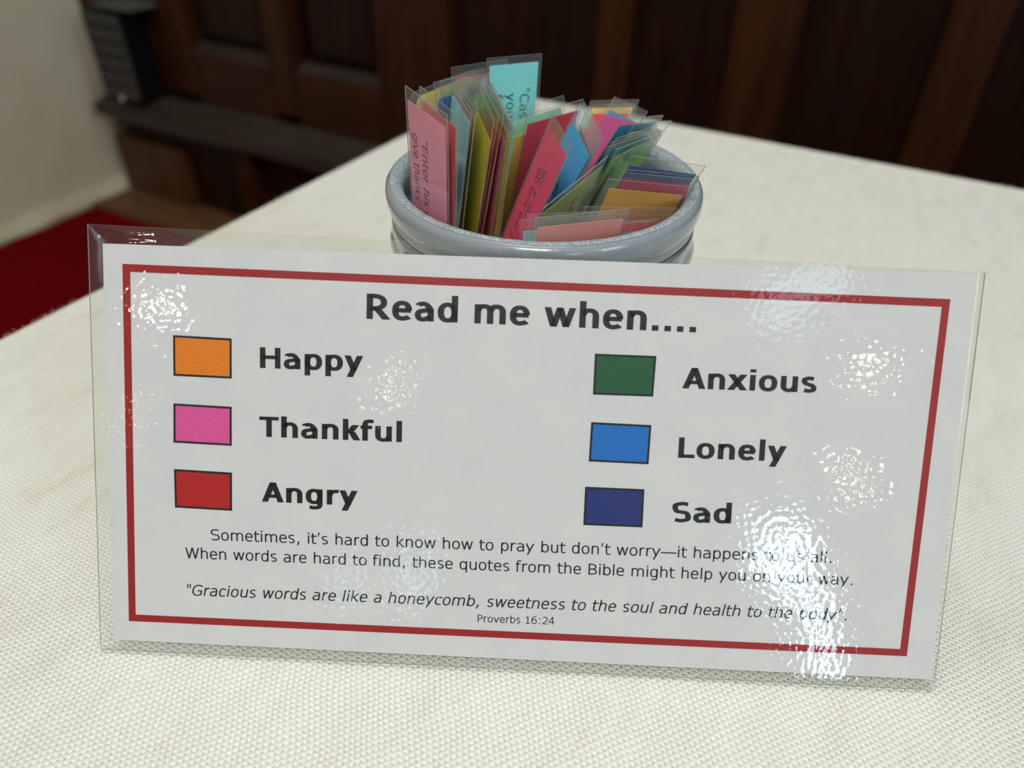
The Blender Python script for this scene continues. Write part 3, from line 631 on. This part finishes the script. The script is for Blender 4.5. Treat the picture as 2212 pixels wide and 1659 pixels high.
ROWS = [
("pale pink laminated card at the jar's left rim, text running down it", 'pink', -0.0961, 0.09203, 0.16814, 0.88553, -0.4593, -0.0699, -0.05577, 0.04428, -0.99746, 0.15288, 0.03072, (205, 122, 142)),
('coral red laminated card tucked just behind the pale pink text card', 'coral_behind_pink', -0.09416, 0.09826, 0.16678, 0.85975, -0.50573, -0.07121, -0.0729, 0.01649, -0.9972, 0.15151, 0.03077, (232, 84, 80)),
('pale blue card leaning left, the third card in from the left rim', 'pale_blue', -0.09289, 0.11818, 0.16197, 0.70723, -0.70489, -0.0544, -0.12184, -0.04573, -0.9915, 0.14808, 0.03038, (110, 180, 205)),
('rust orange card edge directly beside the pale blue card', 'orange_a', -0.09706, 0.1268, 0.15925, 0.68858, -0.72515, 0.00319, -0.09698, -0.09644, -0.9906, 0.14714, 0.03059, (205, 110, 40)),
('orange card edge between the rust orange and the ochre card edges', 'orange_b', -0.09805, 0.13098, 0.15864, 0.6737, -0.73866, 0.02253, -0.09191, -0.114, -0.98922, 0.14672, 0.03087, (225, 140, 50)),
('ochre card edge touching the left side of the olive yellow card', 'orange_c', -0.09593, 0.1307, 0.15849, 0.65903, -0.74895, 0.06902, -0.06321, -0.14659, -0.98718, 0.14688, 0.03098, (220, 165, 60)),
('olive yellow card with bright yellow top edge, left of the red card edges', 'olive_yellow', -0.08776, 0.12974, 0.15941, 0.65611, -0.74966, -0.08681, -0.15762, -0.02364, -0.98722, 0.14509, 0.03086, (205, 185, 40)),
('bright red card edge just right of the olive yellow card', 'red_a', -0.09007, 0.13586, 0.15868, 0.671, -0.73687, -0.08237, -0.16449, -0.03962, -0.98558, 0.14472, 0.03096, (235, 80, 75)),
('darker red card edge behind the bright red one in the left fan', 'red_b', -0.08833, 0.13656, 0.15896, 0.67029, -0.73918, -0.0658, -0.15934, -0.05676, -0.98559, 0.14552, 0.03095, (215, 70, 75)),
('dusty pink card edge between the red edges and the yellow edges', 'pink_b', -0.08675, 0.13553, 0.16007, 0.68847, -0.70687, -0.16233, -0.17719, 0.05311, -0.98274, 0.14389, 0.03179, (215, 120, 130)),
('amber yellow card edge, inner one of two beside the crimson card', 'yellow_b', -0.08638, 0.13529, 0.16067, 0.69256, -0.69755, -0.18379, -0.17178, 0.08798, -0.9812, 0.14365, 0.03383, (235, 185, 50)),
('yellow card edge facing the dark gap left of the big crimson card', 'yellow_c', -0.0845, 0.13397, 0.16101, 0.6869, -0.69672, -0.20677, -0.17487, 0.11771, -0.97753, 0.14395, 0.03285, (240, 200, 60)),
('tall turquoise card with black letters standing highest at the back', 'cyan_rear', -0.09886, 0.15427, 0.16365, 0.59526, 0.80339, -0.01503, -0.04601, 0.01541, -0.99882, 0.14993, 0.02599, (115, 192, 192)),
('crimson card half hidden behind the tall turquoise card', 'crimson_rear', -0.11238, 0.14729, 0.15958, 0.51501, 0.85702, 0.01668, 0.01292, 0.0117, -0.99985, 0.1461, 0.02749, (215, 50, 85)),
("amber card with rounded paper corner, rearmost at the jar's left", 'yellow_row', -0.11793, 0.12399, 0.15361, 0.41984, 0.89268, 0.16388, 0.11442, 0.12706, -0.98527, 0.14221, 0.03416, (222, 172, 85)),
('pale lime card standing just in front of the rearmost amber card', 'palegreen_row', -0.11086, 0.13129, 0.1574, 0.31562, 0.94769, 0.04766, -0.00705, 0.05257, -0.99859, 0.1441, 0.02762, (190, 205, 110)),
('sage green card in the back left row in front of the pale lime one', 'green_row_b', -0.10793, 0.13228, 0.15811, 0.24321, 0.96993, -0.00858, -0.04084, 0.0014, -0.99916, 0.1445, 0.02707, (150, 195, 130)),
("deep blue card seen as a slice, nearer the jar's left rim", 'blue_slice_a', -0.10014, 0.11802, 0.16021, -0.01358, 0.99682, -0.0785, -0.05384, -0.07912, -0.99541, 0.14526, 0.027, (20, 120, 175)),
('deep blue card seen as a slice, directly behind the pale blue card', 'blue_slice_b', -0.09954, 0.12173, 0.15993, 0.01516, 0.99732, -0.07163, -0.02845, -0.07118, -0.99706, 0.14492, 0.027, (20, 120, 170)),
('lavender blue card top peeking out above the grass green card', 'lavender', -0.0987, 0.12615, 0.15969, 0.00535, 0.99804, -0.06241, -0.00033, -0.06241, -0.99805, 0.14479, 0.02697, (140, 170, 205)),
('salmon card top peeking out just above the grass green card', 'pink_row', -0.09604, 0.1254, 0.15974, -0.05765, 0.99394, -0.09354, 0.00542, -0.09338, -0.99562, 0.14435, 0.02697, (205, 150, 140)),
('grass green card showing as a triangle behind the olive yellow card', 'green_tri', -0.09387, 0.12439, 0.15997, -0.09504, 0.98735, -0.12693, 0.01216, -0.12635, -0.99191, 0.14421, 0.02696, (120, 180, 100)),
('mint green card with narrow top edge crossing in front of the turquoise card', 'mint', -0.08399, 0.14441, 0.14575, 0.55951, 0.81501, 0.15068, 0.05595, 0.14425, -0.98796, 0.13386, 0.02823, (125, 205, 165)),
('orange card showing a small corner beside the big crimson card', 'clear_orange', -0.076, 0.13712, 0.14296, 0.32766, 0.94475, -0.00946, -0.18989, 0.05604, -0.9802, 0.13143, 0.02745, (240, 150, 30)),
('broad dark crimson card leaning back in the middle of the jar', 'crimson_big', -0.072, 0.14087, 0.14852, 0.32766, 0.94475, -0.00946, -0.18989, 0.05604, -0.9802, 0.13743, 0.03345, (190, 45, 60)),
('bright magenta card with a verse ending in 4:26', 'magenta', -0.05731, 0.13471, 0.15275, 0.64086, -0.76683, -0.03563, -0.29525, -0.20338, -0.93352, 0.14798, 0.03098, (205, 40, 95)),
('bright blue card with broad clear margin, right of the magenta verse card', 'blue', -0.05129, 0.1467, 0.15513, 0.6374, -0.755, -0.15394, -0.39254, -0.14625, -0.90803, 0.15073, 0.03096, (40, 140, 200)),
('blue grey card hidden behind the bright blue card', 'blue_b', -0.05012, 0.14808, 0.15525, 0.61148, -0.77749, -0.14695, -0.39054, -0.13505, -0.91062, 0.15066, 0.031, (60, 140, 160)),
('dark olive card edge, last in the stack behind the bright blue card', 'olive_b', -0.04942, 0.15144, 0.15303, 0.56169, -0.82427, -0.07129, -0.31366, -0.13242, -0.94026, 0.14605, 0.031, (90, 100, 70)),
('orange card at the back right with the highest clear top edge there', 'orange_rear', -0.06887, 0.19951, 0.13931, 0.9497, -0.21219, 0.23033, 0.03822, -0.65145, -0.75773, 0.16603, 0.02687, (230, 160, 80)),
('crimson card low behind the orange card at the back right', 'crimson_right_rear', -0.06655, 0.19812, 0.13829, 0.8858, -0.38248, 0.26279, -0.05243, -0.64513, -0.76227, 0.16371, 0.0268, (190, 30, 80)),
('slate blue card showing a thin strip above the purple card', 'blue_rear', -0.05554, 0.19529, 0.14439, 0.80481, -0.59083, 0.05656, -0.28899, -0.47331, -0.83214, 0.1573, 0.02698, (50, 110, 165)),
('purple magenta card leaning right behind the dark teal card', 'purple', -0.05751, 0.19173, 0.14067, 0.84826, -0.50916, 0.14562, -0.19689, -0.55849, -0.80581, 0.15781, 0.02699, (165, 45, 115)),
('dark teal card leaning right, in front of the purple card', 'teal_dark', -0.03245, 0.14555, 0.15226, 0.28801, 0.94432, -0.1591, -0.4495, -0.01339, -0.89318, 0.15036, 0.028, (15, 120, 155)),
('pale cream yellow card reaching furthest over the back right rim', 'yellow_right', -0.0295, 0.1522, 0.14928, 0.24874, 0.94949, -0.1913, -0.48334, -0.04947, -0.87403, 0.14922, 0.028, (225, 215, 150)),
('teal card, rearmost of the three thin teal ones on the right', 'teal_b', -0.0321, 0.14025, 0.14629, 0.2589, 0.96457, -0.05073, -0.42369, 0.06621, -0.90338, 0.14542, 0.02799, (60, 145, 150)),
('teal card, middle one of the three thin teal ones on the right', 'teal_c', -0.03278, 0.13797, 0.14523, 0.31141, 0.94988, -0.02736, -0.40902, 0.108, -0.90611, 0.1445, 0.02899, (35, 135, 145)),
('teal card, front one of the three thin teal ones on the right', 'teal_d', -0.03345, 0.13572, 0.14417, 0.32697, 0.94497, -0.01107, -0.39484, 0.12596, -0.91007, 0.1432, 0.0313, (30, 130, 140)),
('soft green card fanned out just in front of the teal cards', 'green_a', -0.03032, 0.13679, 0.14324, 0.2565, 0.96654, -0.00231, -0.42243, 0.10995, -0.8997, 0.14413, 0.03008, (150, 195, 110)),
('lime green card with clear top reaching over the right rim', 'green_b', -0.02894, 0.14089, 0.14076, 0.19838, 0.9801, 0.00714, -0.41544, 0.09068, -0.90509, 0.1406, 0.02958, (130, 200, 60)),
('olive green card with dark letters slanting up in the front middle', 'olive_front', -0.03874, 0.09142, 0.13452, 0.27551, 0.91673, 0.28931, -0.35029, 0.376, -0.85786, 0.14108, 0.0363, (150, 165, 80)),
("navy blue card lying back against the jar's right rim", 'navy', -0.01879, 0.12167, 0.14809, 0.68864, 0.69326, -0.21252, -0.40703, 0.12702, -0.90454, 0.14118, 0.0324, (25, 60, 115)),
('magenta card directly in front of the navy card', 'magenta_b', -0.02031, 0.12282, 0.1421, 0.69537, 0.698, -0.17106, -0.38335, 0.15893, -0.90982, 0.1354, 0.03163, (200, 30, 85)),
('crimson magenta card directly behind the flat orange card', 'magenta_c', -0.02177, 0.1226, 0.14082, 0.71954, 0.67381, -0.16803, -0.37043, 0.16774, -0.91359, 0.1334, 0.03245, (185, 45, 80)),
("broad flat orange card at the jar's right side", 'orange_right', -0.02615, 0.11981, 0.13834, 0.75034, 0.64169, -0.15883, -0.33036, 0.15588, -0.93089, 0.12805, 0.03553, (210, 145, 60)),
('magenta card low in front of the flat orange card, with glinting top edge', 'magenta_front', -0.032, 0.11275, 0.12866, 0.82693, 0.56071, -0.04248, -0.12154, 0.10447, -0.98707, 0.1151, 0.0365, (190, 25, 75)),
('rose card just behind the coral card at the front right', 'magenta_front_b', -0.03121, 0.11752, 0.12369, 0.78668, 0.61496, -0.05439, -0.08671, 0.02283, -0.99597, 0.1087, 0.03542, (200, 60, 80)),
('short teal card low at the front right rim', 'teal_right', -0.02481, 0.09786, 0.12835, 0.6707, 0.73985, -0.05275, -0.11058, 0.02941, -0.99343, 0.11414, 0.02774, (90, 165, 170)),
('dusty rose card low at the front right rim behind the short teal card', 'pink_right', -0.02222, 0.10141, 0.12861, 0.63028, 0.77155, -0.0864, -0.13691, 0.00091, -0.99058, 0.11381, 0.0275, (205, 110, 120)),
('rose card whose clear top edge shows behind the front coral card', 'clear_coral', -0.04326, 0.08803, 0.13267, 0.79621, 0.60499, -0.00584, -0.01325, 0.00778, -0.99988, 0.119, 0.03238, (228, 118, 112)),
('broad coral card at the very front of the jar', 'coral', -0.0354, 0.079, 0.13686, 0.67448, 0.73735, -0.03726, -0.18022, 0.1155, -0.97682, 0.12491, 0.03614, (236, 126, 118)),
('light teal card peeking out left of the front coral card', 'teal_left', -0.04642, 0.08813, 0.12971, 0.82573, 0.56318, 0.03156, 0.02101, 0.0252, -0.99946, 0.11627, 0.02775, (120, 185, 190)),
]
for lab, key, px, py, pz, ex, ey, ez, dx, dy, dz, L, W, rgb in ROWS:
    P = Vector((px, py, pz)); e = Vector((ex, ey, ez)).normalized(); d = Vector((dx, dy, dz)); d = (d-e*d.dot(e)).normalized()
    up = -d; nrm = e.cross(up); org = P+e*(W/2)+d*L
    flip = nrm.dot(CAM-P) < 0                      # keep local +z on the side seen
    zdir = -nrm if flip else nrm
    M = Matrix(((e.x, up.x, nrm.x), (e.y, up.y, nrm.y), (e.z, up.z, nrm.z))).to_4x4(); M.translation = org
    t = tag(empty('laminated_card', M=M), lab, 'card', 'laminated verse cards in the jar')
    top_, sd = MARGIN.get(key, (4.6, 1.5)); r = .004 if key == 'yellow_row' else .0004
    s = -1 if flip else 1
    # film pouch
    Pf = outline(-W/2, 0, W/2, L, .0002 if key != 'yellow_row' else .003, 3)
    V, F, m_ = sheet([(x, y) for x, y in Pf], -.00016, .00016, 0, L)
    obj('film', V, F, None, t, False, [M_CFILM, M_EDGE], [0, 0]+[1]*m_)
    Pp = outline(-W/2+sd/1000, .003, W/2-sd/1000, L-top_/1000, r, 4)
    V, F, m_ = sheet(Pp, -.00008, .00008, 0, L)
    c = tuple(min(.95, x*1.8) for x in lin(rgb))
    pm = mat('card_paper_'+key, c, .7); vv = coords(pm); nn = nd(pm, 'ShaderNodeTexNoise', Scale=160.0, Detail=5.0); lk(pm, vv, nn.inputs['Vector'])
    lk(pm, ramp(pm, nn.outputs['Fac'], [(.3, tuple(x*.93 for x in c)), (.7, c)]), pm.node_tree.nodes['Principled BSDF'].inputs['Base Color'])
    pb = pm.node_tree.nodes['Principled BSDF']; tl_ = nd(pm, 'ShaderNodeBsdfTranslucent'); tl_.inputs[0].default_value = (*c, 1)
    mx = nd(pm, 'ShaderNodeMixShader'); mx.inputs[0].default_value = .1; lk(pm, pb.outputs[0], mx.inputs[1]); lk(pm, tl_.outputs[0], mx.inputs[2]); lk(pm, mx.outputs[0], pm.node_tree.nodes['Material Output'].inputs['Surface'])
    pp = obj('paper_strip', V, F, pm, t)
    for body, xb, y0_, y1_, em, dr in CARD_TEXT.get(key, ()):
        Pt, Ft = text_geometry(body, False, False, (y1_-y0_)/1000, em/1000*.86)
        Vt = []
        for x, y in Pt:
            if dr > 0: q = (-W/2+xb/1000+y, L-y0_/1000-x)
            else: q = (-W/2+xb/1000-y, L-y1_/1000+x)
            Vt.append((q[0], q[1], s*.00010))
        obj('lettering', Vt, Ft, M_INK, pp)
